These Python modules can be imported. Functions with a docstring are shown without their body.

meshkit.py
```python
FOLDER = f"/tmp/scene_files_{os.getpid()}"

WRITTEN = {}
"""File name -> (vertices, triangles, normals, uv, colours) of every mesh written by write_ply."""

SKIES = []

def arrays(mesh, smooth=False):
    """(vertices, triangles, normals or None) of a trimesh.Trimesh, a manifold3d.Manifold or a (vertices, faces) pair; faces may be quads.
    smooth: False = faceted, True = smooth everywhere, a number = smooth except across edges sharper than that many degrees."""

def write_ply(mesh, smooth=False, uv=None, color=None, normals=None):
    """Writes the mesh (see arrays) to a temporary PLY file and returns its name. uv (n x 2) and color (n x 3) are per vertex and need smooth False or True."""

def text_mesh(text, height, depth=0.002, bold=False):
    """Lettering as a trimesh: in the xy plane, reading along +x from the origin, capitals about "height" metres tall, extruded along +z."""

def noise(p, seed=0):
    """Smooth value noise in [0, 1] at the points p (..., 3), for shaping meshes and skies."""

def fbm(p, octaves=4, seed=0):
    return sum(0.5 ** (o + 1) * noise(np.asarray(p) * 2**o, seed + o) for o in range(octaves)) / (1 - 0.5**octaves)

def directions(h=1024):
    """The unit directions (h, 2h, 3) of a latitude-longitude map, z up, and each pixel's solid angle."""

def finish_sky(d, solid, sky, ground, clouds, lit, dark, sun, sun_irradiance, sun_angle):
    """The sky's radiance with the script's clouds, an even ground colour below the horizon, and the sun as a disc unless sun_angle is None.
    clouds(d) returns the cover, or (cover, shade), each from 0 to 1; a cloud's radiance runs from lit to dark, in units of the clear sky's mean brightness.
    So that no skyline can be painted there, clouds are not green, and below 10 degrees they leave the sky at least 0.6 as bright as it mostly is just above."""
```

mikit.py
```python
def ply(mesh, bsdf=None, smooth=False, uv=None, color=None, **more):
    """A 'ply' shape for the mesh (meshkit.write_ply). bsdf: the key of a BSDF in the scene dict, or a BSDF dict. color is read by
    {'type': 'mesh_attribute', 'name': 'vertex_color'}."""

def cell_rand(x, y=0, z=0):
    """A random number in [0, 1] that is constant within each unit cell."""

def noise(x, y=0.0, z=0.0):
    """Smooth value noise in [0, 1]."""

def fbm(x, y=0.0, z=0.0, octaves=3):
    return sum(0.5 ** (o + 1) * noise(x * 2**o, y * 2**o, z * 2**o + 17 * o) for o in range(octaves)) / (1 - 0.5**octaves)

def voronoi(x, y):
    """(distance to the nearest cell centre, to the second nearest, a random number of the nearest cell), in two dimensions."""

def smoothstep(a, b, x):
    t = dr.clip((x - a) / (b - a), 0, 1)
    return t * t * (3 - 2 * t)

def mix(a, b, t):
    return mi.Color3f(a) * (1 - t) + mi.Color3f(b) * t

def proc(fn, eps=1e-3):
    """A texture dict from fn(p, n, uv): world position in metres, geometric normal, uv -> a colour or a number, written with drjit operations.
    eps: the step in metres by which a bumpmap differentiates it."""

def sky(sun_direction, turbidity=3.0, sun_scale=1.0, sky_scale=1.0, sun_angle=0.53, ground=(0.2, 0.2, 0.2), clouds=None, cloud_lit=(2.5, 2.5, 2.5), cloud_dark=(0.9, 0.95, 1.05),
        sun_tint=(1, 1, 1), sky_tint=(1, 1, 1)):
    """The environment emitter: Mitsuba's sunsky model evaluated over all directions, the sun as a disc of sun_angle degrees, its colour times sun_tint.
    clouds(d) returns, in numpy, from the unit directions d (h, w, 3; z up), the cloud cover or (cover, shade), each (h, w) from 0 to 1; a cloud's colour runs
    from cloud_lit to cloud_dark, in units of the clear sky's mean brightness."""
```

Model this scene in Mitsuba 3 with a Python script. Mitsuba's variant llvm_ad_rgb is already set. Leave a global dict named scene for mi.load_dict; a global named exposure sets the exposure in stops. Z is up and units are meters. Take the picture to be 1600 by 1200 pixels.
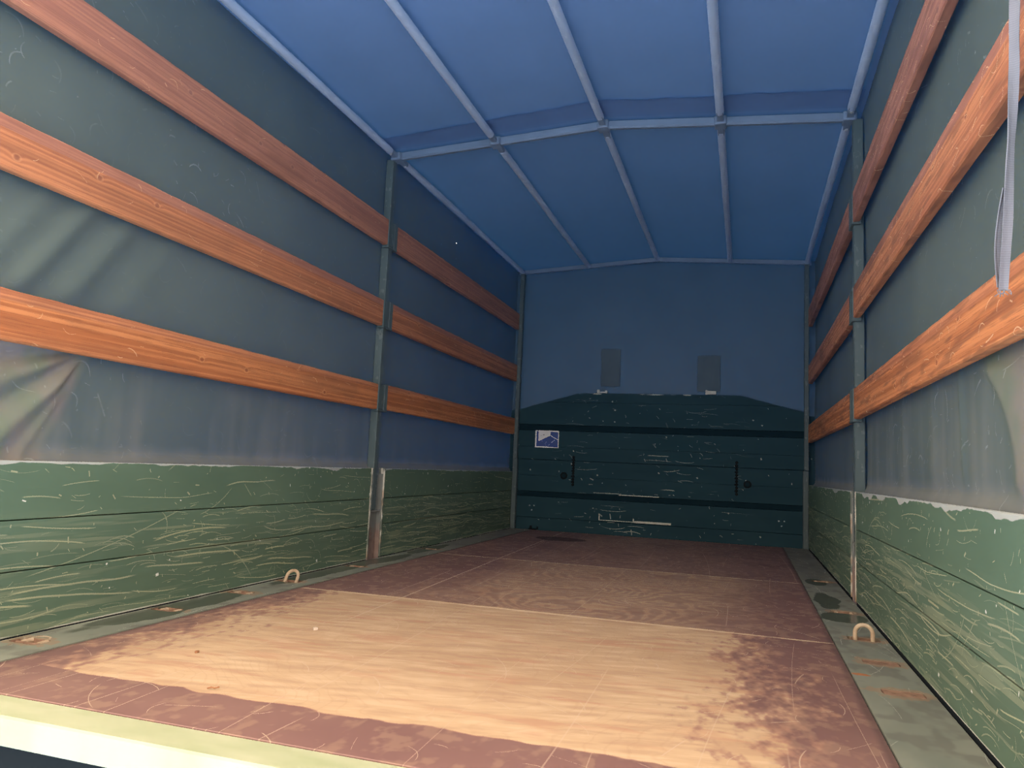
import math, random
import numpy as np, trimesh
import drjit as dr
import mitsuba as mi
import shapely.geometry as sg
import mikit, meshkit
from mikit import noise, fbm, cell_rand, smoothstep, mix, proc

T = mi.ScalarTransform4f
scene, labels = {'type': 'scene'}, {}

# ------------------------------------------------------------------ camera, sky, exposure
C = np.array([0.74113431, 0.0, 0.54511774])
FW = np.array([-0.29912914, 0.94799195, 0.10877969])
UP = np.array([-0.01024996, -0.11718508, 0.9930572])
F = 1166.82
scene['camera'] = {'type': 'perspective', 'fov_axis': 'x', 'fov': math.degrees(2 * math.atan(800 / F)),
                   'near_clip': 0.05, 'far_clip': 500.0,
                   'to_world': T().look_at(origin=C.tolist(), target=(C + FW).tolist(), up=UP.tolist())}
exposure = 3.95


def overcast(d):
    c = meshkit.fbm(d * 2.5, 3, 4)
    return 0.9 + 0.1 * c, 0.25 * c


scene['sky'] = mikit.sky((0.70, 0.25, 0.67), turbidity=4, sun_scale=0.60, sky_scale=1.0, clouds=overcast,
                         cloud_lit=(2.6, 2.15, 1.65), cloud_dark=(2.2, 1.85, 1.5), ground=(0.30, 0.42, 0.62))

# ------------------------------------------------------------------ helpers
H = 1.22                       # half width between the drop sides
YR, YM, YB = 1.30, 3.75, 6.379  # rear edge of the floor, middle post, headboard
ZE, ZR, ZB = 2.297, 2.374, 0.497


def roof_z(x):
    return ZE + (ZR - ZE) * (1 - abs(x) / H)


def numbered(key):
    if key not in used:
        used[key] = 0
        return key
    used[key] += 1
    return '%s_%03d' % (key, used[key])


used = {}


def thing(name, label, cat, group=None):
    key = numbered(name)
    labels[key] = {'label': label, 'category': cat}
    if group:
        labels[key]['group'] = group
    return key


def struct(name, label, cat):
    key = numbered(name)
    labels[key] = {'label': label, 'category': cat, 'kind': 'structure'}
    return key


def obj(name, mesh, mat, parent=None, label=None, smooth=False, kind=None, uv=None):
    key = numbered((parent + '__' + name) if parent else name)
    scene[key] = mikit.ply(mesh, mat, smooth=smooth, uv=uv)
    if label or kind:
        labels[key] = {}
        if label:
            labels[key]['label'] = label
        if kind:
            labels[key]['kind'] = kind
    return key


def box(x0, x1, y0, y1, z0, z1, c=0.002):
    """A box with chamfered edges."""
    x0, x1 = sorted((x0, x1)); y0, y1 = sorted((y0, y1)); z0, z1 = sorted((z0, z1))
    c = min(c, 0.3 * min(x1 - x0, y1 - y0, z1 - z0))
    pts = []
    for X, sx in ((x0, 1), (x1, -1)):
        for Y, sy in ((y0, 1), (y1, -1)):
            for Z, sz in ((z0, 1), (z1, -1)):
                pts += [(X, Y + sy * c, Z + sz * c), (X + sx * c, Y, Z + sz * c), (X + sx * c, Y + sy * c, Z)]
    return trimesh.convex.convex_hull(np.array(pts))


def cat(ms):
    return trimesh.util.concatenate(list(ms))


def bar(a, b, w, h, up=(0, 0, 1), c=0.003):
    """A chamfered bar from a to b, w across and h along up."""
    a, b = np.array(a, float), np.array(b, float)
    d = b - a; L = np.linalg.norm(d); d /= L
    s = np.cross(d, up); s /= np.linalg.norm(s); u = np.cross(s, d)
    m = box(-w / 2, w / 2, 0, L, -h / 2, h / 2, c)
    M = np.eye(4); M[:3, 0], M[:3, 1], M[:3, 2], M[:3, 3] = s, d, u, a
    m.apply_transform(M)
    return m


def rod(a, b, r, n=20, c=0.002):
    """A round rod from a to b with chamfered ends."""
    a, b = np.array(a, float), np.array(b, float)
    L = np.linalg.norm(b - a)
    m = trimesh.creation.revolve([(0, 0), (r - c, 0), (r, c), (r, L - c), (r - c, L), (0, L)], sections=n)
    m.apply_transform(trimesh.geometry.align_vectors([0, 0, 1], (b - a) / L))
    m.apply_translation(a)
    return m


def sweep(pts, r, n=10):
    """A round wire along a polyline, closed at the ends."""
    p = np.array(pts, float)
    t = np.gradient(p, axis=0); t /= np.linalg.norm(t, axis=1, keepdims=True)
    ref = np.array([0.3, 0.9, 0.2])
    a = np.cross(t, ref); a /= np.linalg.norm(a, axis=1, keepdims=True); b = np.cross(t, a)
    ang = np.arange(n) * 2 * np.pi / n
    v = p[:, None] + r * (np.cos(ang)[None, :, None] * a[:, None] + np.sin(ang)[None, :, None] * b[:, None])
    k = len(p)
    f = []
    for i in range(k - 1):
        for j in range(n):
            q = (j + 1) % n
            f += [(i * n + j, (i + 1) * n + j, (i + 1) * n + q), (i * n + j, (i + 1) * n + q, i * n + q)]
    v = np.vstack([v.reshape(-1, 3), p[0], p[-1]])
    for j in range(n):
        q = (j + 1) % n
        f += [(k * n, j, q), (k * n + 1, (k - 1) * n + q, (k - 1) * n + j)]
    m = trimesh.Trimesh(v, f, process=False); m.fix_normals()
    return m


def sheet(us, vs, fn, hole=None):
    """A cloth from two lists of coordinates; fn(U, V) -> points. hole(u, v) leaves cells out."""
    U, V = np.meshgrid(us, vs, indexing='ij')
    p = fn(U, V).reshape(-1, 3)
    m, n = len(us), len(vs)
    f = []
    for i in range(m - 1):
        for j in range(n - 1):
            if hole and hole(0.5 * (us[i] + us[i + 1]), 0.5 * (vs[j] + vs[j + 1])):
                continue
            f.append((i * n + j, (i + 1) * n + j, (i + 1) * n + j + 1, i * n + j + 1))
    f = np.array(f)
    f = np.vstack([f[:, [0, 1, 2]], f[:, [0, 2, 3]]])
    return trimesh.Trimesh(p, f, process=False)


# ------------------------------------------------------------------ materials
def rgb(*c):
    return {'type': 'rgb', 'value': list(c)}


def mat(name, color, rough=0.6, metal=0.0, spec=0.5, bump=None, bump_scale=0.001, **more):
    b = {'type': 'principled', 'base_color': proc(color) if callable(color) else rgb(*color),
         'roughness': proc(rough) if callable(rough) else rough, 'metallic': metal, 'specular': spec, **more}
    if bump:
        b = {'type': 'bumpmap', 'arbitrary': proc(bump), 'scale': bump_scale, 'bsdf': b}
    scene[name] = {'type': 'twosided', 'bsdf': b}


def strokes(u, v, seed, cu, cv, length, width, spread=0.15, curve=0.5, density=1.0, tilt=0.0):
    """Scattered curved scratches: at most one in each cell of cu by cv."""
    u, v = mi.Float(u) / cu, mi.Float(v) / cv
    out = mi.Float(0)
    for a in (-1, 0, 1):
        for b in (-1, 0, 1):
            x, y = dr.floor(u) + a, dr.floor(v) + b
            r = [cell_rand(x, y, seed * 10 + k) for k in range(6)]
            dx, dy = (u - x - r[0]) * cu, (v - y - r[1]) * cv
            g = (r[2] - 0.5) * 2 * spread + tilt
            s, c = dr.sin(g), dr.cos(g)
            al, ac = dx * c + dy * s, dy * c - dx * s
            L = length * (0.25 + 0.75 * r[3] * r[3])
            ac = ac - curve * (r[4] - 0.5) * (al * al) / length
            w = width * (0.4 + 0.9 * r[5])
            hit = smoothstep(w, 0.35 * w, dr.abs(ac)) * smoothstep(L, 0.8 * L, dr.abs(al))
            hit = dr.select(cell_rand(x, y, seed * 10 + 7) < density, hit, 0)
            out = dr.maximum(out, hit)
    return out


def ellipse(u, v, cu, cv, ru, rv, n=0.0):
    d = dr.sqrt(dr.square((u - cu) / ru) + dr.square((v - cv) / rv)) + n
    return smoothstep(1.05, 0.92, d)


# tarpaulin: dark green coated cloth, dusty and scuffed
def tarp_color(p, n, uv):
    s = dr.select(dr.abs(n.y) > 0.8, p.x, p.y)
    off = dr.select(p.x > 0, 7.3, 0.0)
    base = mix((0.080, 0.104, 0.084), (0.108, 0.132, 0.102), fbm(s * 2.2 + off, p.z * 2.2, 1.0))
    # faint upright streaks of dust, more of them low down and towards the open end
    low = smoothstep(1.15, 0.5, p.z)
    st = 0.6 * fbm(s * 12 + off, p.z * 1.6, 3.0) + 0.4 * fbm(s * 5, p.z * 5, off)
    base = mix(base, (0.20, 0.20, 0.165), smoothstep(0.40, 0.75, st) * 0.42 * low * smoothstep(5.5, 2.0, p.y))
    base = mix(base, (0.23, 0.22, 0.195), smoothstep(0.57, 0.51, p.z + 0.03 * (fbm(s * 9, off, 8.0) - 0.5)) * 0.5)
    # the stained rear flap, where the cloth is bunched together
    tl = p.y - 1.80 - 0.45 * (p.z - 0.70)
    tr = p.y - 1.715 - 0.77 * (p.z - 0.513) + 0.10 * dr.sin((p.z - 0.51) * 9)
    fl = dr.select(p.x > 0, smoothstep(0.012, -0.030, tr + 0.02 * (fbm(p.y * 20, p.z * 12, 1.0) - 0.5)), smoothstep(0.02, -0.02, tl)) * smoothstep(0.92, 0.84, p.z)
    base = mix(base, mix((0.205, 0.175, 0.135), (0.150, 0.170, 0.105), smoothstep(0.3, 0.7, fbm(s * 9 + off, p.z * 7, 5.0))), fl * 0.8)
    # chalky scuffs
    k = smoothstep(0.45, 0.7, fbm(s * 2.6 + off, p.z * 3.1, 9.0)) * smoothstep(4.2, 2.2, p.y)
    sc = dr.maximum(strokes(s + off, p.z, 3, 0.10, 0.09, 0.05, 0.0035, 1.6, 2.5, 0.6),
                    strokes(s + off, p.z, 4, 0.05, 0.05, 0.012, 0.003, 1.6, 0.5, 0.35))
    return mix(base, (0.34, 0.36, 0.33), sc * (0.10 + 0.5 * k) * fbm(s * 40, p.z * 40, 2.0))


def cloth(name, color, glow, amount):
    """A coated cloth that lets a little of the daylight through, tinted."""
    front = {'type': 'twosided', 'bsdf': {'type': 'principled', 'base_color': proc(color), 'roughness': 0.62, 'specular': 0.35}}
    through = {'type': 'principledthin', 'base_color': rgb(*glow), 'roughness': 0.9, 'diff_trans': 2.0, 'spec_trans': 0.0, 'eta': 1.01}  # blue see-through share, added as a veil of light over the cloth
    scene[name] = {'type': 'blendbsdf', 'weight': amount, 'a': front, 'b': through}


cloth('tarp_green', tarp_color, (0.02, 0.20, 0.62), 0.0024)
cloth('tarp_front_shaded', lambda p, n, uv: mix((0.042, 0.064, 0.078), (0.060, 0.084, 0.096), fbm(p.x * 2.4, p.z * 2.4, 3.0)), (0.08, 0.25, 0.50), 0.0006)  # darker copy of the wall cloth, shade of the far end in its colour


def roof_color(p, n, uv):
    return mix((0.140, 0.225, 0.43), (0.162, 0.250, 0.46), fbm(p.x * 2.0, p.y * 2.0, 4.0))  # the blue glare is put into the colour of roof and seam cloth


cloth('tarp_roof', roof_color, (0.05, 0.36, 0.85), 0.010)
cloth('tarp_seam', lambda p, n, uv: mix((0.117, 0.212, 0.41), (0.129, 0.228, 0.435), noise(p.x * 9, p.y * 9, 1.0)), (0.06, 0.36, 0.85), 0.008)


mat('patch_cloth', lambda p, n, uv: mix((0.070, 0.112, 0.150), (0.098, 0.142, 0.178), fbm(p.x * 20, p.z * 9, 1.0)), 0.7, spec=0.2)


# painted side boards: green paint, cut and scraped down to pale wood, worst low down
def scratches(s, z, off):
    low = smoothstep(0.37, 0.26, z)
    warp = 0.012 * (noise(s * 7 + off, z * 9, 2.0) - 0.5)
    z2 = z + warp
    a = strokes(s + off, z2, 11, 0.30, 0.035, 0.26, 0.0034, 0.09, 0.35, 0.18 + 0.50 * low)
    b = strokes(s + off, z2, 12, 0.14, 0.016, 0.09, 0.0022, 0.12, 0.8, 0.10 + 0.50 * low)
    c = strokes(s + off, z, 13, 0.11, 0.11, 0.06, 0.0022, 1.6, 2.0, 0.6)
    d = strokes(s + off, z, 14, 0.05, 0.04, 0.012, 0.0030, 1.6, 0.3, 0.36)
    e = strokes(s + off, z, 15, 0.6, 0.22, 0.35, 0.0030, 0.9, 1.2, 0.7)
    patch = 0.35 + 0.65 * smoothstep(0.35, 0.6, fbm(s * 1.7 + off, z * 6, 7.0))
    rub = smoothstep(0.55, 0.72, fbm(s * 3.2 + off, z * 70, 6.0)) * low * patch
    return dr.maximum(dr.maximum(a * 0.8, b * 0.6 * patch), dr.maximum(c * 0.5, dr.maximum(d * 0.85, dr.maximum(e * 0.6, rub * 0.32))))


def board_color(p, n, uv):
    off = dr.select(p.x > 0, 31.7, 0.0)
    base = mix((0.080, 0.138, 0.100), (0.120, 0.188, 0.134), fbm(p.y * 2.5 + off, p.z * 5, 1.0))
    base = mix(base, (0.07, 0.10, 0.07), smoothstep(0.33, 0.15, p.z) * 0.5 * fbm(p.y * 3 + off, p.z * 22, 5.0))
    base = mix(base, mix((0.46, 0.47, 0.30), (0.36, 0.37, 0.27), noise(p.y * 5, p.z * 8, off)), 0.78 * scratches(p.y, p.z, off))
    nick = strokes(p.y + off, p.z, 17, 0.16, 0.10, 0.008, 0.006, 1.6, 0.2, 0.35)
    base = mix(base, (0.62, 0.64, 0.60), nick)
    foot = dr.select(p.x > 0, 0.0160, 0.0095) + 0.004 * (fbm(p.y * 14, 1.0, off) - 0.5)
    base = mix(base, (0.42, 0.43, 0.38), smoothstep(0.001, -0.001, p.z - foot) * smoothstep(0.30, 0.5, fbm(p.y * 3 + off, 4.0, 1.0)))
    edge = ZB - 0.001 - dr.select(p.x > 0, 0.020, 0.013) * smoothstep(0.42, 0.78, fbm(p.y * 6 + off, 0.0, 3.0, octaves=4)) - 0.007 * noise(p.y * 60, p.z * 40, off) * noise(p.y * 9, 0.0, off)
    base = mix(base, (0.40, 0.43, 0.41), smoothstep(-0.001, 0.002, p.z - edge) * smoothstep(6.6, 3.0, p.y) ** 0.5)
    return base


mat('board_paint', board_color, 0.5, spec=0.25)


def head_color(p, n, uv):
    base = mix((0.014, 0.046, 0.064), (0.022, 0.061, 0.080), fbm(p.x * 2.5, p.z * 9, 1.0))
    mid = smoothstep(0.95, 0.25, dr.abs(p.x + 0.05)) * (0.35 + 0.65 * smoothstep(0.9, 0.4, p.z))
    a = strokes(p.x, p.z, 25, 0.22, 0.05, 0.12, 0.0045, 0.10, 0.6, 0.45)
    b = strokes(p.x, p.z, 22, 0.09, 0.06, 0.028, 0.0055, 1.6, 0.8, 0.40)
    d = strokes(p.x, p.z, 23, 0.12, 0.09, 0.010, 0.0060, 1.6, 0.3, 0.30)
    k = dr.maximum(a * 0.8, b * 0.7) * mid * smoothstep(0.42, 0.60, fbm(p.x * 4, p.z * 6, 8.0))
    base = mix(base, (0.46, 0.47, 0.42), dr.maximum(k, d * 0.75))
    top = smoothstep(0.0, 0.004, p.z - 1.192) * smoothstep(0.5, 0.6, fbm(p.x * 7, 2.0, 1.0)) * smoothstep(0.7, 0.5, dr.abs(p.x))
    return mix(base, (0.5, 0.5, 0.44), top)


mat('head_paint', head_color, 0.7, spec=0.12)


# lacquered softwood slats
def wood_color(p, n, uv):
    row = dr.floor(p.z * 2.13)
    sd = row * 3.7 + dr.select(p.x > 0, 50.0, 0.0) + dr.select(p.y > 3.8, 23.0, 0.0)
    across = p.z + 0.3 * dr.abs(p.x)
    wav = 0.007 * noise(p.y * 1.6 + sd, across * 3, 1.0)
    # knots: the grain bends round them
    ky, kz = dr.floor((p.y + sd) / 0.28), dr.floor((across + 0.3) / 0.075)
    dy = p.y + sd - (ky + 0.2 + 0.6 * cell_rand(ky, kz, 5)) * 0.28
    dz = across + 0.3 - (kz + 0.25 + 0.5 * cell_rand(ky, kz, 6)) * 0.075
    has = dr.select(cell_rand(ky, kz, 8) < 0.30, 1.0, 0.0)
    kd = dr.sqrt(dr.square(dy * 0.75) + dr.square(dz))
    bend = has * 0.010 * dr.exp(-dr.square(kd / 0.018))
    g = fbm(p.y * 0.8 + sd, (across + wav + bend) * 150, 2.0)
    fine = fbm(p.y * 9 + sd, across * 420, 4.0)
    c = mix((0.405, 0.137, 0.054), (0.60, 0.24, 0.098), smoothstep(0.25, 0.75, g))
    c = mix(c, (0.25, 0.078, 0.034), smoothstep(0.58, 0.80, fine) * 0.45)
    c = mix(c, (0.66, 0.32, 0.15), has * smoothstep(0.0035, 0.0, dr.abs(kd - 0.010)) * 0.5)
    c = mix(c, (0.27, 0.09, 0.045), has * smoothstep(0.0085, 0.004, kd) * 0.75)
    veil_tint = dr.select(row > 2.5, 0.45, dr.select(row > 1.5, 0.15, 0.0))   # bluish glare over the upper slats, mixed into their colour by row
    c = mix(c, (0.30, 0.165, 0.165), veil_tint)
    dirt = smoothstep(0.55, 0.75, fbm(p.y * 2.2 + sd, across * 11, 6.0)) * dr.select(p.x > 0, 1.0, 0.45)
    spot = smoothstep(0.52, 0.74, fbm(p.y * 7 + sd, across * 60 + p.y * 3, 3.0)) * dr.select(p.x > 0, 0.5, 0.15)
    c = mix(c, (0.20, 0.082, 0.05), dr.maximum(dirt * 0.6, spot))
    s = strokes(p.y + sd, across, 31, 0.07, 0.05, 0.035, 0.0020, 0.9, 3.0, dr.select(p.x > 0, 0.75, 0.25))
    return mix(c, (0.76, 0.48, 0.28), s * 0.6)


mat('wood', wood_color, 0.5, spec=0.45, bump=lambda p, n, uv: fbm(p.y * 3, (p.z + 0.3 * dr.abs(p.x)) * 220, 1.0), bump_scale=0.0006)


# film-faced plywood floor: purple brown film, worn to the wood where the load slides
def wear_amount(p):
    n1 = fbm(p.x * 1.6, p.y * 1.1, 3.0, octaves=4)
    n2 = fbm(p.x * 14, p.y * 7, 6.0)
    n3 = fbm(p.x * 46, p.y * 30, 8.0)
    w1 = smoothstep(1.03, 0.74, dr.abs(p.x + 0.12) + 0.40 * (n1 - 0.5) + 0.22 * (n2 - 0.5) + 0.30 * (n3 - 0.5))
    # the film is whole again in the left rear corner, with a ragged border
    cor = p.y - 1.492 - 0.05 * (fbm(p.x * 9, p.y * 9, 2.0, octaves=4) - 0.5)
    w1 = w1 * smoothstep(-0.004, 0.006, cor)
    w2 = 0.55 * smoothstep(0.95, 0.35, dr.abs(p.x - 0.05) + 0.8 * (n1 - 0.5))
    w3 = 0.20 * smoothstep(0.95, 0.35, dr.abs(p.x) + 0.9 * (n1 - 0.5))
    return dr.select(p.y < 2.82, w1, dr.select(p.y < 4.28, w2, w3))


def floor_color(p, n, uv):
    film = mix((0.165, 0.088, 0.086), (0.235, 0.135, 0.118), fbm(p.x * 5, p.y * 5, 1.0))
    film = mix(film, (0.30, 0.19, 0.14), smoothstep(0.5, 0.75, fbm(p.x * 32, p.y * 24, 4.0)) * 0.5)
    h = fbm(p.x * 1.5 + 3, p.y * 2.6, 5.0, octaves=2) + 0.02 * noise(p.x * 30, p.y * 30, 1.0)
    ring = dr.abs(h * 26 - dr.floor(h * 26) - 0.5) * 2
    bare = mix((0.40, 0.265, 0.165), (0.55, 0.40, 0.255), fbm(p.x * 3, p.y * 3, 2.0))
    fib = fbm(p.x * 9 + 2.0 * p.y, p.y * 44 - p.x * 9, 4.0, octaves=4)
    bare = mix(bare, (0.34, 0.20, 0.135), smoothstep(0.48, 0.72, fib) * 0.36)
    bare = mix(bare, (0.64, 0.50, 0.36), smoothstep(0.45, 0.25, fib) * 0.25)
    bare = mix(bare, (0.36, 0.215, 0.125), smoothstep(0.75, 1.0, ring) * dr.select(p.y < 2.82, 0.16, 0.4))
    bare = mix(bare, (0.42, 0.22, 0.14), smoothstep(0.55, 0.8, fbm(p.x * 6, p.y * 26, 7.0)) * 0.45)
    w = wear_amount(p)
    bare = mix(bare, (0.40, 0.205, 0.145), smoothstep(0.95, 0.5, w) * dr.select(p.y < 2.82, 0.6, 0.0))
    grain = smoothstep(0.35, 0.9, ring + 0.3 * (fbm(p.x * 60, p.y * 40, 2.0) - 0.5))
    c = mix(film, bare, dr.clip(w * (1.0 + 0.7 * dr.select(p.y > 2.82, grain - 0.4, 0.0)), 0, 1))
    s = dr.maximum(strokes(p.x, p.y, 41, 0.22, 0.30, 0.16, 0.0020, 1.6, 0.8, 0.9),
                   strokes(p.x, p.y, 42, 0.12, 0.14, 0.07, 0.0016, 1.6, 1.5, 0.9))
    long_ = strokes(p.y, p.x, 43, 1.1, 0.20, 1.0, 0.0022, 0.10, 0.1, 0.8)
    track = smoothstep(0.005, 0.002, dr.abs(p.x + 0.56 + 0.048 * (p.y - 2.64))) * smoothstep(2.2, 2.5, p.y)
    c = mix(c, (0.52, 0.39, 0.29), dr.maximum(dr.maximum(s * 0.55, long_ * 0.4), track * 0.7))
    # oil stains and the pale broken edges of the film along the joints
    c = mix(c, (0.05, 0.028, 0.03), ellipse(p.x, p.y, -0.62, 5.72, 0.20, 0.16, 0.5 * (fbm(p.x * 9, p.y * 9, 1.0) - 0.5)) * 0.75)
    j = dr.minimum(dr.abs(p.y - 2.80), dr.abs(p.y - 4.275))
    c = mix(c, (0.52, 0.40, 0.28), smoothstep(0.012, 0.004, j + 0.010 * (fbm(p.x * 30, p.y * 30, 1.0) - 0.5)) * 0.75)
    side = smoothstep(1.015, 1.034, dr.abs(p.x) + 0.012 * fbm(p.y * 8, p.x * 8, 3.0))  # groove shadow along the side strips, darkened into the floor colour
    return mix(c, (0.09, 0.055, 0.055), side * 0.6)


mat('floor_ply', floor_color, lambda p, n, uv: 0.42 + 0.15 * wear_amount(p), spec=0.4,
    bump=lambda p, n, uv: fbm(p.x * 40, p.y * 25, 1.0), bump_scale=0.0012)


def wet_amount(p):
    e = 0.55 * (fbm(p.x * 14, p.y * 9, 3.0) - 0.5)
    r = dr.maximum(ellipse(p.x, p.y, 1.10, 3.745, 0.055, 0.22, e), dr.maximum(
        ellipse(p.x, p.y, 1.125, 3.33, 0.085, 0.11, e), ellipse(p.x, p.y, 1.11, 4.37, 0.05, 0.13, e)))
    l = dr.maximum(ellipse(p.x, p.y, -1.165, 3.35, 0.062, 0.62, e), dr.maximum(
        ellipse(p.x, p.y, -1.155, 4.42, 0.05, 0.30, e), ellipse(p.x, p.y, -1.15, 2.22, 0.07, 0.40, e)))
    l = dr.maximum(l, ellipse(p.x, p.y, -1.13, 3.82, 0.055, 0.28, e))
    return dr.maximum(r, l)


def strip_color(p, n, uv):
    c = mix((0.155, 0.175, 0.145), (0.23, 0.24, 0.195), fbm(p.x * 9, p.y * 6, 1.0))
    c = mix(c, (0.12, 0.115, 0.10), smoothstep(0.5, 0.75, fbm(p.x * 20, p.y * 14, 5.0)) * 0.5)
    c = mix(c, (0.11, 0.10, 0.095), smoothstep(3.6, 5.0, p.y) * 0.5)
    s = strokes(p.y, p.x, 51, 0.3, 0.05, 0.2, 0.0016, 0.4, 0.5, 0.6)
    c = mix(c, (0.40, 0.41, 0.36), s * 0.6)
    rust = ellipse(p.x, p.y, 1.06, 2.396, 0.022, 0.014, 1.0 * (fbm(p.x * 90, p.y * 90, 1.0) - 0.5))
    c = mix(c, (0.36, 0.15, 0.07), rust)
    for k, y in enumerate(PANS_R + PANS_L):
        x = 1.14 if k < len(PANS_R) else -1.152
        h = ellipse(p.x, p.y, x, y, 0.085, 0.055, 0.9 * (fbm(p.x * 50 + k, p.y * 50, 2.0) - 0.5))
        c = mix(c, (0.30, 0.17, 0.09), h * 0.45)
    return mix(c, mi.Color3f(c) * 0.0 + mi.Color3f(0.045, 0.052, 0.04), wet_amount(p) * 0.85)


PANS_R, PANS_L = [2.237, 2.574, 2.92, 3.46, 4.42], [1.656, 2.178, 2.572, 2.91, 3.482, 4.435]
mat('strip_steel', strip_color, lambda p, n, uv: 0.55 - 0.38 * wet_amount(p), spec=0.5)


def rust_color(p, n, uv):
    return mix((0.14, 0.080, 0.058), (0.36, 0.225, 0.155), fbm(p.x * 60, p.y * 60, p.z * 60))


mat('rust', rust_color, 0.8, spec=0.2)


mat('ring_metal', lambda p, n, uv: mix((0.34, 0.22, 0.14), (0.56, 0.47, 0.34), fbm(p.x * 60, p.y * 60, p.z * 60)), 0.7, spec=0.3)


def frame_color(p, n, uv):
    c = mix((0.072, 0.105, 0.112), (0.096, 0.132, 0.138), fbm(p.x * 12, p.y * 12, p.z * 5))
    return mix(c, (0.25, 0.28, 0.27), smoothstep(0.62, 0.78, fbm(p.x * 60, p.y * 60, p.z * 30)) * 0.35)


mat('frame_paint', frame_color, 0.5, spec=0.25)
mat('bow_paint', lambda p, n, uv: mix((0.15, 0.21, 0.30), (0.19, 0.255, 0.35), fbm(p.x * 9, p.y * 20, 1.0)), 0.45, spec=0.5)
mat('channel_dark', (0.008, 0.025, 0.036), 0.8, spec=0.04)  # near-black colour for the recessed channels and eyelet plugs


def tube_color(p, n, uv):
    c = mix((0.36, 0.45, 0.60), (0.45, 0.54, 0.68), fbm(p.x * 9, p.y * 7, p.z * 9))  # bluish glare under the roof is mixed into the tube colour
    return mix(c, (0.56, 0.63, 0.74), smoothstep(0.55, 0.8, fbm(p.x * 60, p.y * 25, p.z * 60)) * 0.5)


mat('tube_zinc', tube_color, 0.5, spec=0.5)


def cap_color(p, n, uv):
    c = mix((0.10, 0.13, 0.11), (0.16, 0.18, 0.15), fbm(p.y * 20, p.z * 6, p.x * 20))
    w = smoothstep(0.46, 0.62, fbm(p.y * 4, p.z * 11, p.x * 30, octaves=4)) * 0.85
    return mix(c, mix((0.62, 0.60, 0.52), (0.36, 0.22, 0.13), smoothstep(0.5, 0.7, fbm(p.y * 6, p.z * 12, 4.0))), w)


mat('worn_steel', cap_color, 0.5, spec=0.5)


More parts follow.
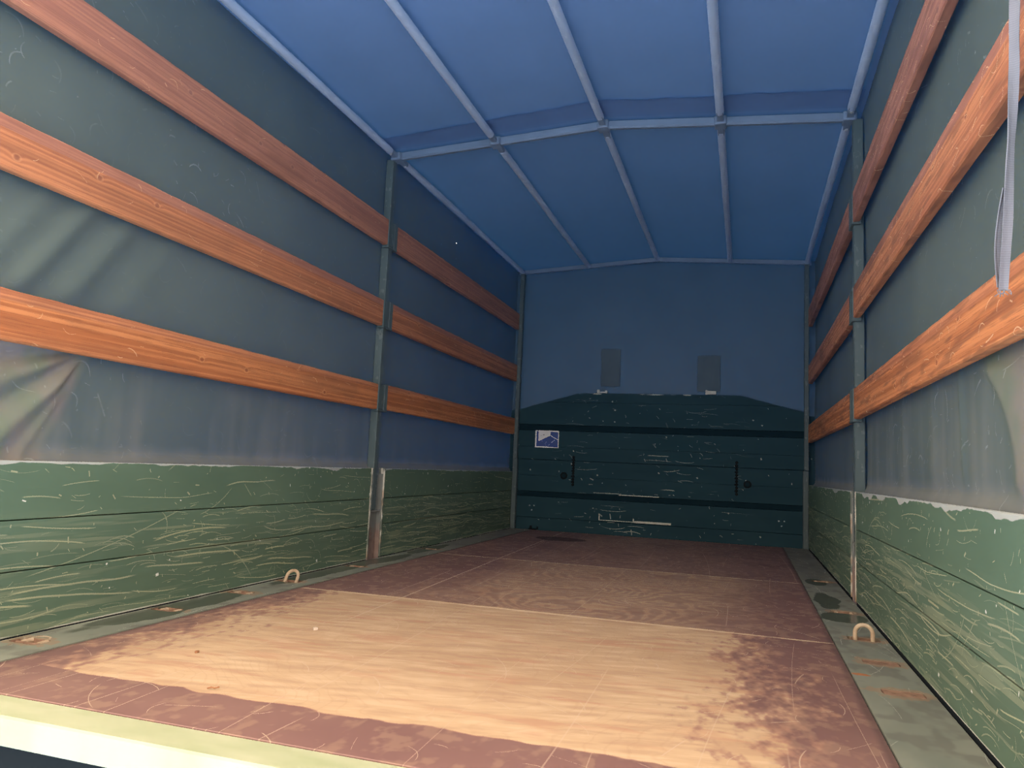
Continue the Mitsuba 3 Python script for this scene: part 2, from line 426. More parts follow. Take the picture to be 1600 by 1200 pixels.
def socket_color(p, n, uv):
    c = mix((0.15, 0.165, 0.16), (0.22, 0.235, 0.225), fbm(p.y * 20, p.z * 10, 1.0))
    return mix(c, mix((0.20, 0.08, 0.06), (0.30, 0.17, 0.13), noise(p.y * 60, p.z * 60, 2.0)),
               smoothstep(0.20, 0.12, p.z + 0.12 * (fbm(p.y * 30, p.z * 22, 7.0) - 0.5)) * 0.55)


mat('socket_steel', socket_color, 0.55, spec=0.4)
mat('bright_bolt', (0.62, 0.64, 0.66), 0.35, metal=0.6)
mat('dark_iron', (0.012, 0.016, 0.019), 0.8, spec=0.06)
mat('white_print', (0.72, 0.72, 0.72), 0.4)
mat('blue_print', (0.012, 0.045, 0.24), 0.4)
mat('pale_blue_print', (0.30, 0.38, 0.62), 0.4)
mat('pale_scrape', lambda p, n, uv: mix((0.42, 0.42, 0.37), (0.62, 0.61, 0.55), fbm(p.x * 40, p.z * 90, 1.0)), 0.6)


def strap_color(p, n, uv):
    rib = 0.5 + 0.5 * dr.sin(p.z * 1500)
    return mix((0.13, 0.14, 0.17), (0.21, 0.22, 0.26), 0.35 * rib + 0.65 * fbm(p.x * 60, p.y * 60, p.z * 14))


mat('webbing', strap_color, 0.75, spec=0.2)


def sill_color(p, n, uv):
    return mix((0.30, 0.34, 0.20), (0.42, 0.43, 0.30), fbm(p.x * 9, p.y * 20, 1.0))


mat('sill_paint', sill_color, 0.5)
mat('yard', lambda p, n, uv: mix((0.24, 0.38, 0.64), (0.29, 0.43, 0.70), fbm(p.x * 2, p.y * 2, 1.0)), 0.7)  # blue added to the yard colour to bounce blue light upwards
mat('chip', (0.55, 0.46, 0.38), 0.7)
mat('dead_leaf', (0.28, 0.13, 0.06), 0.7)

# ------------------------------------------------------------------ the unseen yard, tinted blue to bounce light inside
g = struct('ground', 'unseen yard surface behind the open rear, coloured blue to throw light inside', 'ground')
obj('surface', box(-40, 40, -60, 40, -1.55, -1.40), 'yard', g)

# ------------------------------------------------------------------ tarpaulin: side walls, front wall, roof
rng = np.random.default_rng(7)
XT = 1.272
ys = np.unique(np.concatenate([np.arange(1.22, 2.2, 0.012), np.arange(2.2, 6.46, 0.03), [6.475]]))
zs = np.unique(np.concatenate([np.arange(0.455, 1.40, 0.012), np.arange(1.40, 2.34, 0.03), [2.352]]))
HY, HZ = 4.896, 2.13            # a pinhole in the left wall that lets the daylight through
ysl = np.unique(np.concatenate([ys[np.abs(ys - HY) > 0.008], [HY - 0.004, HY + 0.004]]))
zsl = np.unique(np.concatenate([zs[np.abs(zs - HZ) > 0.008], [HZ - 0.004, HZ + 0.004]]))


def step(a, b, x):
    t = np.clip((x - a) / (b - a), 0, 1)
    return t * t * (3 - 2 * t)


def base_bulge(Y, Z, seed):
    q = np.stack([Y * 1.6, Z * 1.4, np.full_like(Y, seed)], -1)
    d = 0.022 * (meshkit.fbm(q, 3, seed) - 0.5)
    d += 0.005 * (meshkit.fbm(np.stack([Y * 8, Z * 2.5, Y * 0], -1), 2, seed + 5) - 0.5) * step(1.0, 0.6, Z)
    d *= step(0.50, 0.62, Z)
    return d + 0.016 * step(0.53, 0.49, Z)      # drawn in over the top of the side board


def left_wall(Y, Z):
    d = base_bulge(Y, Z, 1)
    # fan of folds spreading to the rear from the lowest slat
    ay, az = 1.865, 0.86
    r = np.hypot(ay - Y, az - Z); th = np.degrees(np.arctan2(az - Z, ay - Y))
    inside = step(66, 52, th) * step(-25, -5, th) * step(0.03, 0.20, r) * (Y < ay)
    d += inside * (0.010 + 0.015 * np.sin(np.radians(th * 17 + 40 * meshkit.noise(np.stack([r * 6, th * 0.04, r * 0], -1), 3))))
    d += 0.012 * step(62, 57, th) * step(48, 57, th) * step(0.08, 0.25, r) * (Y < ay)
    # soft diagonal folds between the second and third slat
    t = (Y - 1.64) - (Z - 1.14) * 0.72
    m = step(1.46, 1.32, Z) * step(0.93, 1.05, Z)
    d += m * 0.016 * (np.exp(-((t - 0.045) / 0.045) ** 2) + 0.9 * np.exp(-((t - 0.21) / 0.055) ** 2) + 0.5 * np.exp(-((t + 0.09) / 0.05) ** 2) + 0.35 * np.exp(-((t - 0.42) / 0.06) ** 2))
    return np.stack([-XT + np.maximum(d, -0.01), Y, Z], -1)


def right_wall(Y, Z):
    d = base_bulge(Y, Z, 2)
    t = Y - (1.712 + 0.77 * (Z - 0.513) - 0.10 * np.sin((Z - 0.51) * 9))   # the border of the flap folded in at the rear
    m = step(0.50, 0.56, Z) * step(0.86, 0.78, Z)
    d += m * (0.024 * step(0.10, -0.015, t) - 0.012 * step(-0.01, -0.20, t))
    for y0, w in ((2.16, 0.02), (2.45, 0.03), (2.9, 0.03)):
        d += 0.006 * np.exp(-((Y - y0 - 0.1 * (Z - 0.7)) / w) ** 2) * step(0.5, 0.6, Z) * step(0.95, 0.8, Z)
    return np.stack([XT - np.maximum(d, -0.01), Y, Z], -1)


wl = struct('wall_left', 'dark green tarpaulin side wall behind the left wooden slats, folded at its rear end', 'tarpaulin wall')
obj('sheet', sheet(ysl, zsl, left_wall, hole=lambda y, z: abs(y - HY) < 0.0028 and abs(z - HZ) < 0.0028), 'tarp_green', wl, smooth=True)
wr = struct('wall_right', 'dark green tarpaulin side wall behind the right wooden slats, with a flap folded in at its rear end', 'tarpaulin wall')
obj('sheet', sheet(ys, zs, right_wall), 'tarp_green', wr, smooth=True)
xs = np.linspace(-1.29, 1.29, 70)
vs_ = np.linspace(0, 1, 60)


def back_wall(X, V):
    top = roof_z(0) * 0 + (ZE + (ZR - ZE) * (1 - np.abs(X) / H)) + 0.036
    Z = 0.98 + V * (top - 0.98)
    q = np.stack([X * 1.7, Z * 1.7, X * 0 + 3], -1)
    d = 0.03 * (meshkit.fbm(q, 3, 9) - 0.5) + 0.010 * (meshkit.fbm(np.stack([X * 9, Z * 2, X * 0], -1), 2, 3) - 0.5) * step(1.6, 1.25, Z)
    return np.stack([X, 6.445 - d * step(0, 0.1, V), Z], -1)


wb = struct('wall_back', 'tarpaulin front wall above the green headboard, deep shade put into its colour', 'tarpaulin wall')
obj('sheet', sheet(xs, vs_, back_wall), 'tarp_front_shaded', wb, smooth=True)
for x0, x1, z0, z1 in ((-0.475, -0.305, 1.27, 1.60), (0.347, 0.535, 1.235, 1.54)):
    obj('reinforcement_patch', box(x0, x1, 6.425, 6.431, z0, z1), 'patch_cloth', wb)
for x0, x1 in ((-0.494, -0.405), (0.425, 0.515)):
    k = cat([box(x0, x0 + 0.022, 6.372, 6.40, 1.206, 1.236), box(x0 + 0.022, x1 - 0.02, 6.378, 6.392, 1.208, 1.220), box(x1 - 0.02, x1, 6.372, 6.40, 1.206, 1.230)]) if x0 < 0 else \
        cat([box(x0, x1 - 0.01, 6.372, 6.392, 1.208, 1.236), box(x0 - 0.006, x0 + 0.012, 6.366, 6.40, 1.206, 1.242)])
    obj('strap_end', k, 'pale_scrape', wb, label='pale strap end at the foot of the cloth')

xr = np.unique(np.concatenate([np.linspace(-1.30, 1.30, 81), [0.0]]))
yr = np.linspace(1.22, 6.48, 150)


def roof(X, Y):
    z = ZE + (ZR - ZE) * (1 - np.abs(X) / H) + 0.032
    sag = 0.010 * (meshkit.fbm(np.stack([X * 2, Y * 2, X * 0], -1), 3, 12) - 0.5)
    return np.stack([X, Y, z + sag + 0.002], -1)


ce = struct('ceiling', 'tarpaulin roof stretched over the bows and tubes, tinted blue for the glare', 'tarpaulin roof')
obj('sheet', sheet(xr, yr, roof), 'tarp_roof', ce, smooth=True)


def seam(X, V):
    y0 = 3.545 + 0.05 * np.abs(X) * (X < 0) * 0.6 + 0.012 * (meshkit.noise(np.stack([X * 14, X * 0, X * 0], -1), 4) - 0.5)
    p = roof(X, y0 + V * (3.73 - y0))
    p[..., 2] -= 0.004 + 0.004 * (V < 0.05)
    return p


obj('seam_strip', sheet(np.linspace(-1.25, 1.25, 120), np.linspace(0, 1, 8), seam), 'tarp_seam', ce, label='darker doubled band of cloth beside the middle bow', smooth=True)

# ------------------------------------------------------------------ floor
fl = struct('floor', 'worn brown plywood load floor between two grey steel side strips', 'floor')
XF = 1.036
for y0, y1 in ((YR, 2.798), (2.802, 4.273), (4.277, 5.835), (5.838, 6.42)):
    obj('panel', box(-XF + 0.003, XF - 0.003, y0, y1, -0.03, 0.0, 0.0015), 'floor_ply', fl)


def rrect(cx, cy, w, h, r):
    return sg.box(cx - w / 2 + r, cy - h / 2 + r, cx + w / 2 - r, cy + h / 2 - r).buffer(r, quad_segs=4)


for s, pans in ((-1, PANS_L), (1, PANS_R)):
    sx = -1.152 if s < 0 else 1.14
    poly = sg.box(min(s * XF, s * 1.216), YR, max(s * XF, s * 1.216), 6.42)
    for y in pans:
        poly = poly.difference(rrect(sx, y, 0.105, 0.062, 0.018))
    m = trimesh.creation.extrude_polygon(poly, 0.008, engine='earcut')
    m.apply_translation([0, 0, -0.006])
    obj('side_strip', m, 'strip_steel', fl, label='grey-green steel strip with damp stains along the %s side board' % ('left' if s < 0 else 'right'))
obj('rear_sill', box(-1.25, 1.25, YR - 0.10, YR - 0.002, -0.06, -0.001, 0.004), 'sill_paint', fl, label='pale green painted steel sill at the rear edge')
obj('underframe', box(-1.25, 1.25, YR - 0.02, 6.45, -0.16, -0.062, 0.004), 'dark_iron', fl)


# lashing rings sunk in the side strips
def ring_mesh(x, y, angle, w=0.056, h=0.056):
    r = w / 2
    pts = [(-r, 0, 0)] + [(-r, 0, (h - r) * t) for t in (0.4, 0.8)] + [(r * math.cos(a), 0, h - r + r * math.sin(a)) for a in np.linspace(math.pi, 0, 13)] + [(r, 0, (h - r) * t) for t in (0.8, 0.4)] + [(r, 0, 0)]
    m = sweep(pts, 0.0072, 10)
    m.apply_transform(trimesh.transformations.rotation_matrix(angle, [1, 0, 0]))
    m.apply_translation([x, y, -0.006])
    return m


def lashing(s, y, label, angle=None, full=False):
    x = -1.152 if s < 0 else 1.14
    t = thing('lashing_ring', label, 'lashing ring', 'lashing points sunk in the side strips')
    w, h = 0.104, 0.061
    pan = cat([box(x - w / 2, x + w / 2, y - h / 2, y + h / 2, -0.034, -0.028, 0.001), box(x - w / 2, x + w / 2, y - h / 2 - 0.004, y - h / 2, -0.03, 0.0005, 0.001),
               box(x - w / 2, x + w / 2, y + h / 2, y + h / 2 + 0.004, -0.03, 0.0005, 0.001), box(x - w / 2 - 0.004, x - w / 2, y - h / 2, y + h / 2, -0.03, 0.0005, 0.001),
               box(x + w / 2, x + w / 2 + 0.004, y - h / 2, y + h / 2, -0.03, 0.0005, 0.001)])
    obj('pan', pan, 'rust', t)
    obj('hinge_bar', rod((x - 0.05, y, -0.008), (x + 0.05, y, -0.008), 0.006, 12), 'rust', t)
    if angle is not None:
        obj('ring', ring_mesh(x, y, angle), 'ring_metal', t)
    if full:
        obj('cover', box(x - 0.05, x + 0.05, y - 0.029, y + 0.029, -0.012, 0.001, 0.002), 'rust', t)


lashing(-1, PANS_L[0], 'rusty lashing ring lying in its recess in the left strip, nearest the open rear', math.radians(-88))
lashing(-1, PANS_L[1], 'rusty lashing recess in the left strip, second from the open rear', math.radians(-92))
lashing(-1, PANS_L[2], 'rusty lashing recess in the left strip, just short of the standing ring', math.radians(-92))
lashing(-1, PANS_L[3], 'rusty lashing ring standing tilted upright on the left strip', math.radians(-28))
lashing(-1, PANS_L[4], 'rusty lashing recess in the damp left strip, just before the middle post', math.radians(-92))
lashing(-1, PANS_L[5], 'rusty lashing recess in the left strip, beyond the middle post', math.radians(-90))
lashing(1, PANS_R[0], 'orange rusted lashing cover in the right strip, nearest the open rear', None, True)
lashing(1, PANS_R[1], 'orange rusted lashing cover in the right strip, second from the open rear', None, True)
lashing(1, PANS_R[2], 'pale rusty lashing ring standing upright on the right strip', math.radians(-4))
lashing(1, PANS_R[3], 'rusty lashing recess in the right strip, beside the dark wet stains', math.radians(-90))
lashing(1, PANS_R[4], 'lashing recess in the right strip, farthest towards the headboard', math.radians(-90))

# ------------------------------------------------------------------ drop sides
for s in (-1, 1):
    for bay, (y0, y1) in enumerate(((1.26, 3.735), (3.872, 6.37))):
        t = thing('drop_side', 'scratched green side board low on the %s, %s' % ('left' if s < 0 else 'right',
                  'in the near bay by the open rear' if bay == 0 else 'in the far bay next to the headboard'), 'side board')
        for z0, z1 in ((0.004 if s < 0 else 0.011, 0.1845), (0.1875, 0.3285), (0.3315, ZB)):
            obj('plank', box(s * H, s * (H + 0.030), y0 + 0.014, y1 - 0.014, z0, z1, 0.0018), 'board_paint', t)
        obj('backing', box(s * (H + 0.030), s * (H + 0.034), y0 + 0.014, y1 - 0.014, 0.012, ZB - 0.004, 0.001), 'dark_iron', t)
        for a in (y0, y1 - 0.012):
            obj('end_cap', box(s * (H - 0.004), s * (H + 0.034), a, a + 0.012, 0.010, ZB + 0.002, 0.002), 'worn_steel', t)
        obj('gap_strip', box(s * (H + 0.001), s * (H + 0.032), y0 + 0.014, y1 - 0.014, -0.03, 0.003 if s < 0 else 0.010, 0.002), 'dark_iron', t)  # dark strip added to read as the shaded gap under the boards

# ------------------------------------------------------------------ headboard
hb = thing('headboard', 'dark green plank headboard with a raised middle at the front of the bed', 'headboard')
rowsz = [(0.0, 0.107), (0.109, 0.288), (0.335, 0.4715), (0.4715, 0.609), (0.613, 0.7265), (0.7265, 0.866), (0.920, 1.118)]
for k, (z0, z1) in enumerate(rowsz):
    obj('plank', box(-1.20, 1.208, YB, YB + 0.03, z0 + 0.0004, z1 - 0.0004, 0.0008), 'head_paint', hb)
top = sg.Polygon([(-1.20, 1.121), (1.208, 1.121), (1.208, 1.125), (0.68, 1.205), (-0.65, 1.205), (-1.20, 1.125)])
outer = [(-1.205, 1.047), (-0.65, 1.203), (0.688, 1.203), (1.213, 1.068)]
# the two upper planks follow the sloping outline
del scene[hb + '__plank_006']
used[hb + '__plank'] = 5
low = sg.Polygon([(-1.20, 0.921), (1.208, 0.921), (1.208, 1.070), (1.022, 1.1185), (-0.955, 1.1185), (-1.20, 1.048)])
high = sg.Polygon([(-0.944, 1.120), (1.01, 1.120), (0.69, 1.203), (-0.65, 1.203)])
for poly in (low, high):
    m = trimesh.creation.extrude_polygon(poly, 0.03, engine='earcut')
    m.apply_transform(np.array([[1, 0, 0, 0], [0, 0, 1, YB], [0, 1, 0, 0], [0, 0, 0, 1.0]]))
    m.fix_normals()
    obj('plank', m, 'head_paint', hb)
for z0, z1 in ((0.289, 0.334), (0.867, 0.919)):
    obj('channel', box(-1.20, 1.208, YB + 0.010, YB + 0.033, z0 + 0.0005, z1 - 0.0005, 0.001), 'channel_dark', hb, label='recessed channel across the planks')
for x in (-0.762, 0.760):
    m = trimesh.creation.annulus(0.017, 0.031, 0.008, sections=28)
    m.apply_transform(trimesh.transformations.rotation_matrix(math.pi / 2, [1, 0, 0])); m.apply_translation([x, YB - 0.004, 0.480])
    h = obj('eyelet', m, 'dark_iron', hb, label='round black eyelet', smooth=30)
    m = trimesh.creation.cylinder(0.018, 0.006, sections=24)
    m.apply_transform(trimesh.transformations.rotation_matrix(math.pi / 2, [1, 0, 0])); m.apply_translation([x, YB - 0.002, 0.480])
    obj('plug', m, 'channel_dark', h, smooth=30)
for x, z0, z1 in ((-0.680, 0.395, 0.655), (0.675, 0.385, 0.665)):
    n = 11
    parts = [box(x - 0.006, x + 0.006, YB - 0.004, YB + 0.001, z0, z1, 0.001)]
    for i in range(n):
        z = z0 + (z1 - z0) * (i + 0.5) / n
        parts.append(box(x - (0.016 if i % 2 else 0.011), x + 0.012, YB - 0.010, YB, z - 0.007, z + 0.007, 0.002))
    obj('hook_rail', cat(parts), 'dark_iron', hb, label='upright black notched hook rail')
for cx, cz in ((-1.04, 0.190), (1.02, 0.185)):
    for dx, dz in ((-0.020, 0.018), (0.020, 0.018), (0.0, -0.020)):
        obj('rivet', trimesh.creation.icosphere(2, 0.0065).apply_translation([cx + dx, YB, cz + dz]), 'bright_bolt', hb, smooth=True)
obj('bare_edge', cat([box(-0.145, 0.160, YB - 0.004, YB + 0.002, 0.114, 0.132, 0.001), box(-0.44, -0.145, YB - 0.002, YB + 0.002, 0.118, 0.124, 0.001), box(-0.446, -0.436, YB - 0.002, YB + 0.002, 0.12, 0.172, 0.001), box(-0.155, -0.145, YB - 0.003, YB + 0.002, 0.125, 0.148, 0.001)]),
    'pale_scrape', hb, label='white scraped plank edge')
obj('worn_edge', cat([box(-0.28, 0.06, YB - 0.002, YB + 0.002, 0.336, 0.343, 0.001), box(-0.50, -0.26, YB - 0.0015, YB + 0.002, 0.346, 0.350, 0.001)]), 'pale_scrape', hb, label='scraped plank edge above the lower channel')
obj('hinge_foot', cat([box(-1.06, -0.99, YB - 0.02, YB, 0.003, 0.012), box(-1.045, -1.03, YB - 0.022, YB, 0.012, 0.035), box(-0.985, -0.975, YB - 0.015, YB, 0.004, 0.03)]), 'dark_iron', hb)

obj('backing', box(-1.275, 1.275, YB + 0.034, YB + 0.044, -0.06, 1.045, 0.001), 'head_paint', hb)

# load chart sticker
sg_ = thing('load_sign', 'small blue and white load diagram sign on the left of the headboard', 'sign')
O = np.array([-1.033, 0.716])


def flat(poly, depth, y):
    m = trimesh.creation.extrude_polygon(poly, depth, engine='earcut')
    m.apply_transform(np.array([[1, 0, 0, O[0]], [0, 0, -1, y], [0, 1, 0, O[1]], [0, 0, 0, 1.0]]))
    return m


W_, H_ = 0.214, 0.152
YS = YB - 0.0005
obj('plate', flat(rrect(W_ / 2, H_ / 2, W_, H_, 0.006), 0.003, YS), 'white_print', sg_)
q = lambda px, py: ((px - 157) / 336 * W_, (465 - py) / 262 * H_)
P = lambda *pts: sg.Polygon([q(*a) for a in pts])
blue = [P((178, 217), (204, 217), (204, 362), (330, 445), (178, 445)),
        P((372, 222), (482, 224), (482, 335), (374, 273)),
        P((214, 366), (370, 282), (482, 347), (480, 455), (345, 450), (214, 374)), ]
obj('blue_field', cat(flat(b, 0.001, YS - 0.003) for b in blue), 'blue_print', sg_, label='blue floor and wall of the diagram')
ln = lambda a, b, w: sg.LineString([q(*a), q(*b)]).buffer(w, cap_style=2)
lines = [ln((388, 388), (440, 342), 0.0030), ln((345, 445), (366, 408), 0.0014), ln((300, 412), (318, 374), 0.0018), ln((250, 382), (262, 358), 0.0014), ln((302, 372), (322, 380), 0.0014)]
for b in lines:
    obj('line', flat(b, 0.0006, YS - 0.004), 'pale_blue_print', sg_)
obj('mark', flat(ln((240, 278), (292, 270), 0.0016), 0.0006, YS - 0.003), 'dark_iron', sg_, label='small dark mark on the white wall of the diagram')

# ------------------------------------------------------------------ posts, slats
SL = [(1.7615, 1.9088), (1.2966, 1.4442), (0.8266, 0.9692)]
for s in (-1, 1):
    side = 'left' if s < 0 else 'right'
    t = thing('stake_post', 'green steel middle post on the %s between the two bays' % side, 'post')
    obj('upright', box(s * H, s * (H + 0.045), 3.747, 3.800, 0.268, roof_z(H) - 0.018, 0.004), 'frame_paint', t)
    obj('socket', cat([box(s * (H + 0.026), s * (H + 0.034), 3.737, 3.870, -0.03, ZB - 0.03, 0.001), box(s * (H + 0.002), s * (H + 0.034), 3.737, 3.745, -0.03, ZB - 0.03, 0.002),
                       box(s * (H + 0.002), s * (H + 0.034), 3.862, 3.870, -0.03, ZB - 0.03, 0.002), box(s * (H + 0.001), s * (H + 0.03), 3.745, 3.862, 0.256, 0.266, 0.002)]), 'socket_steel', t, label='rusted lower socket between the side boards')
    for z0, z1 in SL:
        k = [box(s * (H - 0.010), s * (H + 0.030), 3.727, 3.749, z0 - 0.006, z1 + 0.002, 0.002), box(s * (H - 0.010), s * (H + 0.030), 3.798, 3.838, z0 - 0.006, z1 + 0.002, 0.002),
             box(s * (H - 0.008), s * (H + 0.002), 3.748, 3.799, z0 + 0.0, z1 - 0.002, 0.002), box(s * (H - 0.012), s * (H + 0.03), 3.725, 3.84, z0 - 0.012, z0 - 0.004, 0.002)]
        obj('slat_pocket', cat(k), 'frame_paint', t)
    c = thing('corner_post', 'green steel corner post at the %s edge of the headboard' % side, 'post')
    obj('upright', box(s * H, s * (H - 0.036), YB - 0.046, YB - 0.002, 0.61, roof_z(H) - 0.018, 0.004), 'frame_paint', c)
    obj('lower_post', box(s * (H - 0.002), s * (H - 0.044), YB - 0.050, YB - 0.002, 0.001, 0.61, 0.004), 'frame_paint', c)

ORD = ('top', 'middle', 'bottom')


def slat_mesh(s, y0, y1, z0, z1, seed):
    r = np.random.default_rng(seed)
    n = int((y1 - y0) / 0.04)
    yy = np.linspace(y0, y1, n)
    a, b = s * (H - 0.006), s * (H + 0.026)
    c = 0.004
    prof = np.array([(a, z0 + c), (a + s * c, z0), (b - s * c, z0), (b, z0 + c), (b, z1 - c), (b - s * c, z1), (a + s * c, z1), (a, z1 - c)])
    V = []
    warp = 0.003 * np.sin(yy * 1.1 + r.uniform(0, 6))
    for i, y in enumerate(yy):
        p = prof.copy()
        p[:2, 1] += r.uniform(-0.0012, 0.0012); p[6:, 1] += r.uniform(-0.0010, 0.0010)
        if r.random() < 0.10:
            p[0, 1] += 0.003; p[1, 0] += s * 0.003
        p[:, 1] += warp[i]
        V.append(np.column_stack([p[:, 0], np.full(8, y), p[:, 1]]))
    V = np.vstack(V)
    f = []
    for i in range(n - 1):
        for j in range(8):
            q = (j + 1) % 8
            f += [(i * 8 + j, (i + 1) * 8 + j, (i + 1) * 8 + q), (i * 8 + j, (i + 1) * 8 + q, i * 8 + q)]
    for j in range(1, 7):
        f += [(0, j, j + 1), ((n - 1) * 8, (n - 1) * 8 + j + 1, (n - 1) * 8 + j)]
    m = trimesh.Trimesh(V, f, process=False); m.fix_normals()
    return m


k = 0
for s in (-1, 1):
    for bay, (y0, y1) in enumerate(((1.26, 3.7245), (3.841, 6.330))):
        for row, (z0, z1) in enumerate(SL):
            t = numbered('wooden_slat')
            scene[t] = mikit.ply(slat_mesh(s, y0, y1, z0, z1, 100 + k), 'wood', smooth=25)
            labels[t] = {'label': '%s orange-brown wooden slat on the %s wall, %s' % (ORD[row], 'left' if s < 0 else 'right', 'in the near bay' if bay == 0 else 'in the far bay beside the headboard'),
                         'category': 'wooden slat', 'group': 'wooden slats along the tarpaulin walls'}
            k += 1

# ------------------------------------------------------------------ roof bows and tubes
XS = [-1.205, -0.603, 0.0, 0.603, 1.205]
SIDE = ['left eave', 'left of the ridge', 'ridge', 'right of the ridge', 'right eave']
for nm, y, hh in (('middle of the roof', YM + 0.02, 0.040), ('front end of the roof above the headboard', YB - 0.006, 0.034)):
    t = thing('roof_bow', 'grey-blue steel roof bow crossing the %s' % nm, 'roof bow')
    for a, b in ((-1.24, 0.0), (0.0, 1.24)):
        A, B = np.array([a, y, roof_z(a)]), np.array([b, y, roof_z(b)])
        obj('rafter', cat([bar(A, B, 0.036, hh, c=0.004), bar(A + [0, -0.010, -hh / 2], B + [0, -0.010, -hh / 2], 0.010, 0.008, c=0.002)]), 'bow_paint', t)
    if y < 5:
        for x in XS:
            z = roof_z(x)
            g = obj('junction', box(x - 0.030, x + 0.030, y - 0.036, y + 0.036, z - 0.027, z + 0.02, 0.004), 'bow_paint', t)
            for d in (-1, 1):
                obj('stub', bar((x, y + d * 0.030, z - 0.004), (x, y + d * 0.13, z - 0.004), 0.032, 0.026, c=0.003), 'bow_paint', g)
            if abs(x) > 1:
                for d in (-1, 1):
                    obj('bolt', rod((x, y + d * 0.095, z - 0.014), (x, y + d * 0.095, z - 0.024), 0.009, 6), 'bright_bolt', g)
    else:
        for x in (XS[0], XS[-1]):
            obj('bolt', trimesh.creation.icosphere(2, 0.010).apply_translation([x - 0.01 * np.sign(x), y - 0.028, roof_z(x) - 0.012]), 'bright_bolt', t, smooth=True)
for bay, (y0, y1) in enumerate(((1.24, YM - 0.085), (YM + 0.125, YB - 0.02))):
    for i, x in enumerate(XS):
        z = roof_z(x) - 0.002
        n = 20
        pts = [(x, y, z + 0.002 * math.sin(y * 3 + i)) for y in np.linspace(y0, y1, n)]
        t = numbered('roof_tube')
        scene[t] = mikit.ply(sweep(pts, 0.0205, 18), 'tube_zinc', smooth=40)
        labels[t] = {'label': 'round grey roof tube running along the %s, %s' % (SIDE[i], 'rear bay near the camera' if bay == 0 else 'far bay towards the headboard'),
                     'category': 'roof tube', 'group': 'roof tubes under the tarpaulin'}

# ------------------------------------------------------------------ hanging webbing strap on the right
st = thing('hanging_strap', 'grey webbing strap hanging down in front of the right wooden slats, frayed at its end', 'strap')


def ribbon(path, width, twist, thick=0.0022):
    p = np.array(path, float)
    n = len(p)
    t = np.gradient(p, axis=0); t /= np.linalg.norm(t, axis=1, keepdims=True)
    V, f = [], []
    for i in range(n):
        d = np.array([math.cos(twist[i]), math.sin(twist[i]), 0.0])
        d -= t[i] * (d @ t[i]); d /= np.linalg.norm(d)
        nn = np.cross(t[i], d)
        w = width[i] / 2
        for a, b in ((-w, -thick / 2), (-w * 0.5, -thick * 0.2), (0, 0.3 * thick), (w * 0.5, -thick * 0.2), (w, -thick / 2), (w, thick / 2), (w * 0.5, thick * 0.8), (0, 1.3 * thick), (-w * 0.5, thick * 0.8), (-w, thick / 2)):
            V.append(p[i] + d * a + nn * b)
    for i in range(n - 1):
        for j in range(10):
            q = (j + 1) % 10
            f += [(i * 10 + j, (i + 1) * 10 + j, (i + 1) * 10 + q), (i * 10 + j, (i + 1) * 10 + q, i * 10 + q)]
    for j in range(1, 9):
        f += [(0, j, j + 1), ((n - 1) * 10, (n - 1) * 10 + j + 1, (n - 1) * 10 + j)]
    m = trimesh.Trimesh(np.array(V), f, process=False); m.fix_normals()
    return m


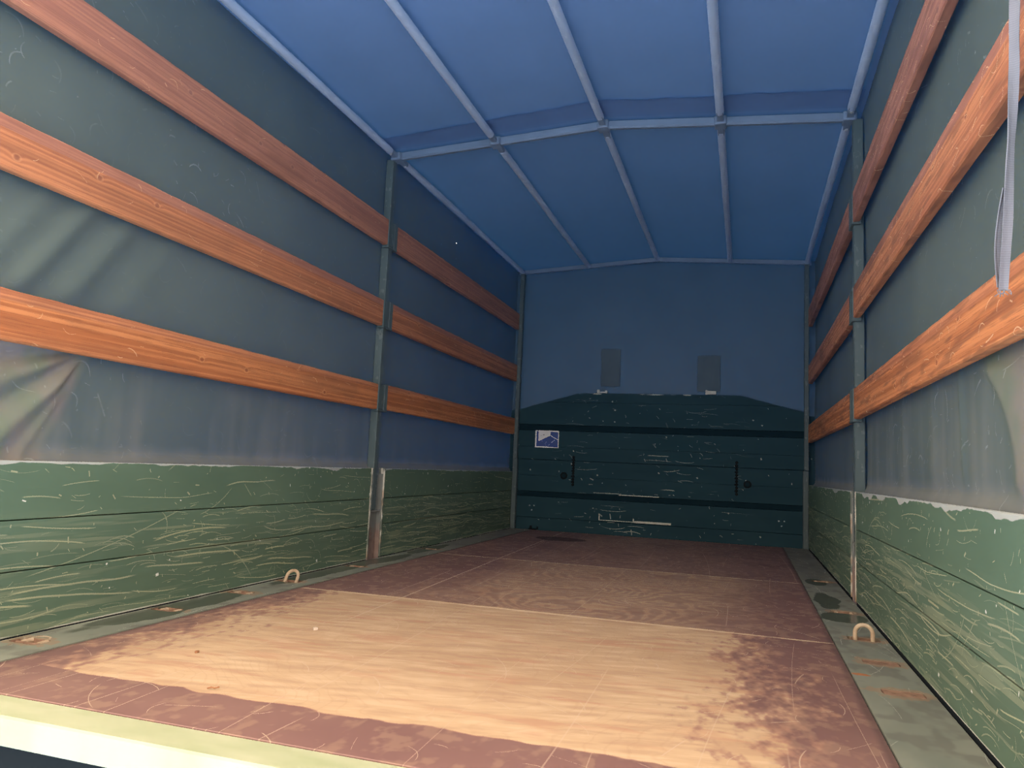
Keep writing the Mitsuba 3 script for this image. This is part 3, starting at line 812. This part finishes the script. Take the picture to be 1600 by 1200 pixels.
SX, SY = 1.170, 1.43
kz = np.array([0.878, 0.93, 1.0, 1.1, 1.2, 1.28, 1.36, 1.50, 1.8, 2.30])
kx = np.array([1.156, 1.160, 1.166, 1.171, 1.178, 1.182, 1.184, 1.19, 1.195, 1.20])
zz = np.linspace(0.878, 2.30, 90)
xx = np.interp(zz, kz, kx)
tw = np.interp(zz, [0.878, 1.0, 1.14, 1.22, 1.32, 1.45, 2.3], [0.10, 0.25, 0.75, 0.25, -0.75, -0.2, 0.2])
obj('webbing', ribbon(np.column_stack([xx, np.full(90, SY), zz]), np.interp(zz, [0.878, 1.0, 1.14, 1.22, 1.30, 2.3], [0.0145, 0.0165, 0.0175, 0.017, 0.016, 0.022]), tw), 'webbing', st, smooth=35)
z2 = np.linspace(0.885, 1.06, 40)
gap = 0.0075 * np.sin(np.clip((z2 - 0.885) / 0.175, 0, 1) * math.pi)
x2 = np.interp(z2, kz, kx) - np.linspace(0.003, 0.0045, 40)
obj('folded_layer', ribbon(np.column_stack([x2 - gap * 0.8, SY + 0.006 + gap, z2]), np.linspace(0.011, 0.010, 40), np.interp(z2, [0.885, 1.0, 1.14, 1.34], [0.35, 0.5, 0.9, 0.3])), 'webbing', st, smooth=35)
fr = []
for i in range(9):
    a = np.array([1.147 + 0.0022 * i, SY + rng.uniform(-0.003, 0.003), 0.880])
    fr.append(sweep([a, a + [rng.uniform(-.004, .004), rng.uniform(-.004, .004), -0.006], a + [rng.uniform(-.008, .008), rng.uniform(-.006, .006), -rng.uniform(0.007, 0.013)]], 0.0007, 5))
obj('frayed_thread', cat(fr), 'webbing', st, kind='stuff')

# ------------------------------------------------------------------ litter on the floor
def flake(x, y, sx, sy, h, seed, z=0.0):
    r = np.random.default_rng(seed)
    pts = [(x + sx * math.cos(a) * r.uniform(0.6, 1), y + sy * math.sin(a) * r.uniform(0.6, 1), z + 0.0005 + zz_) for a in np.linspace(0, 2 * math.pi, 9)[:-1] for zz_ in (0, h * r.uniform(0.5, 1))]
    return trimesh.convex.convex_hull(np.array(pts))


c = numbered('wood_chip'); scene[c] = mikit.ply(flake(-0.556, 2.155, 0.009, 0.012, 0.008, 1), 'chip')
labels[c] = {'label': 'small pale chip lying on the worn plywood floor at the left', 'category': 'chip'}
c = numbered('leaf_scrap'); scene[c] = mikit.ply(flake(-0.681, 1.763, 0.007, 0.008, 0.006, 2), 'dead_leaf')
labels[c] = {'label': 'small orange-brown leaf scrap lying on the floor near the open rear', 'category': 'leaf'}
c = numbered('twig'); scene[c] = mikit.ply(sweep([(-0.440, 1.510, 0.003), (-0.433, 1.515, 0.005), (-0.424, 1.516, 0.004), (-0.416, 1.522, 0.006)], 0.0018, 6), 'dead_leaf', smooth=40)
labels[c] = {'label': 'tiny brown twig lying on the floor at the ragged film edge', 'category': 'twig'}
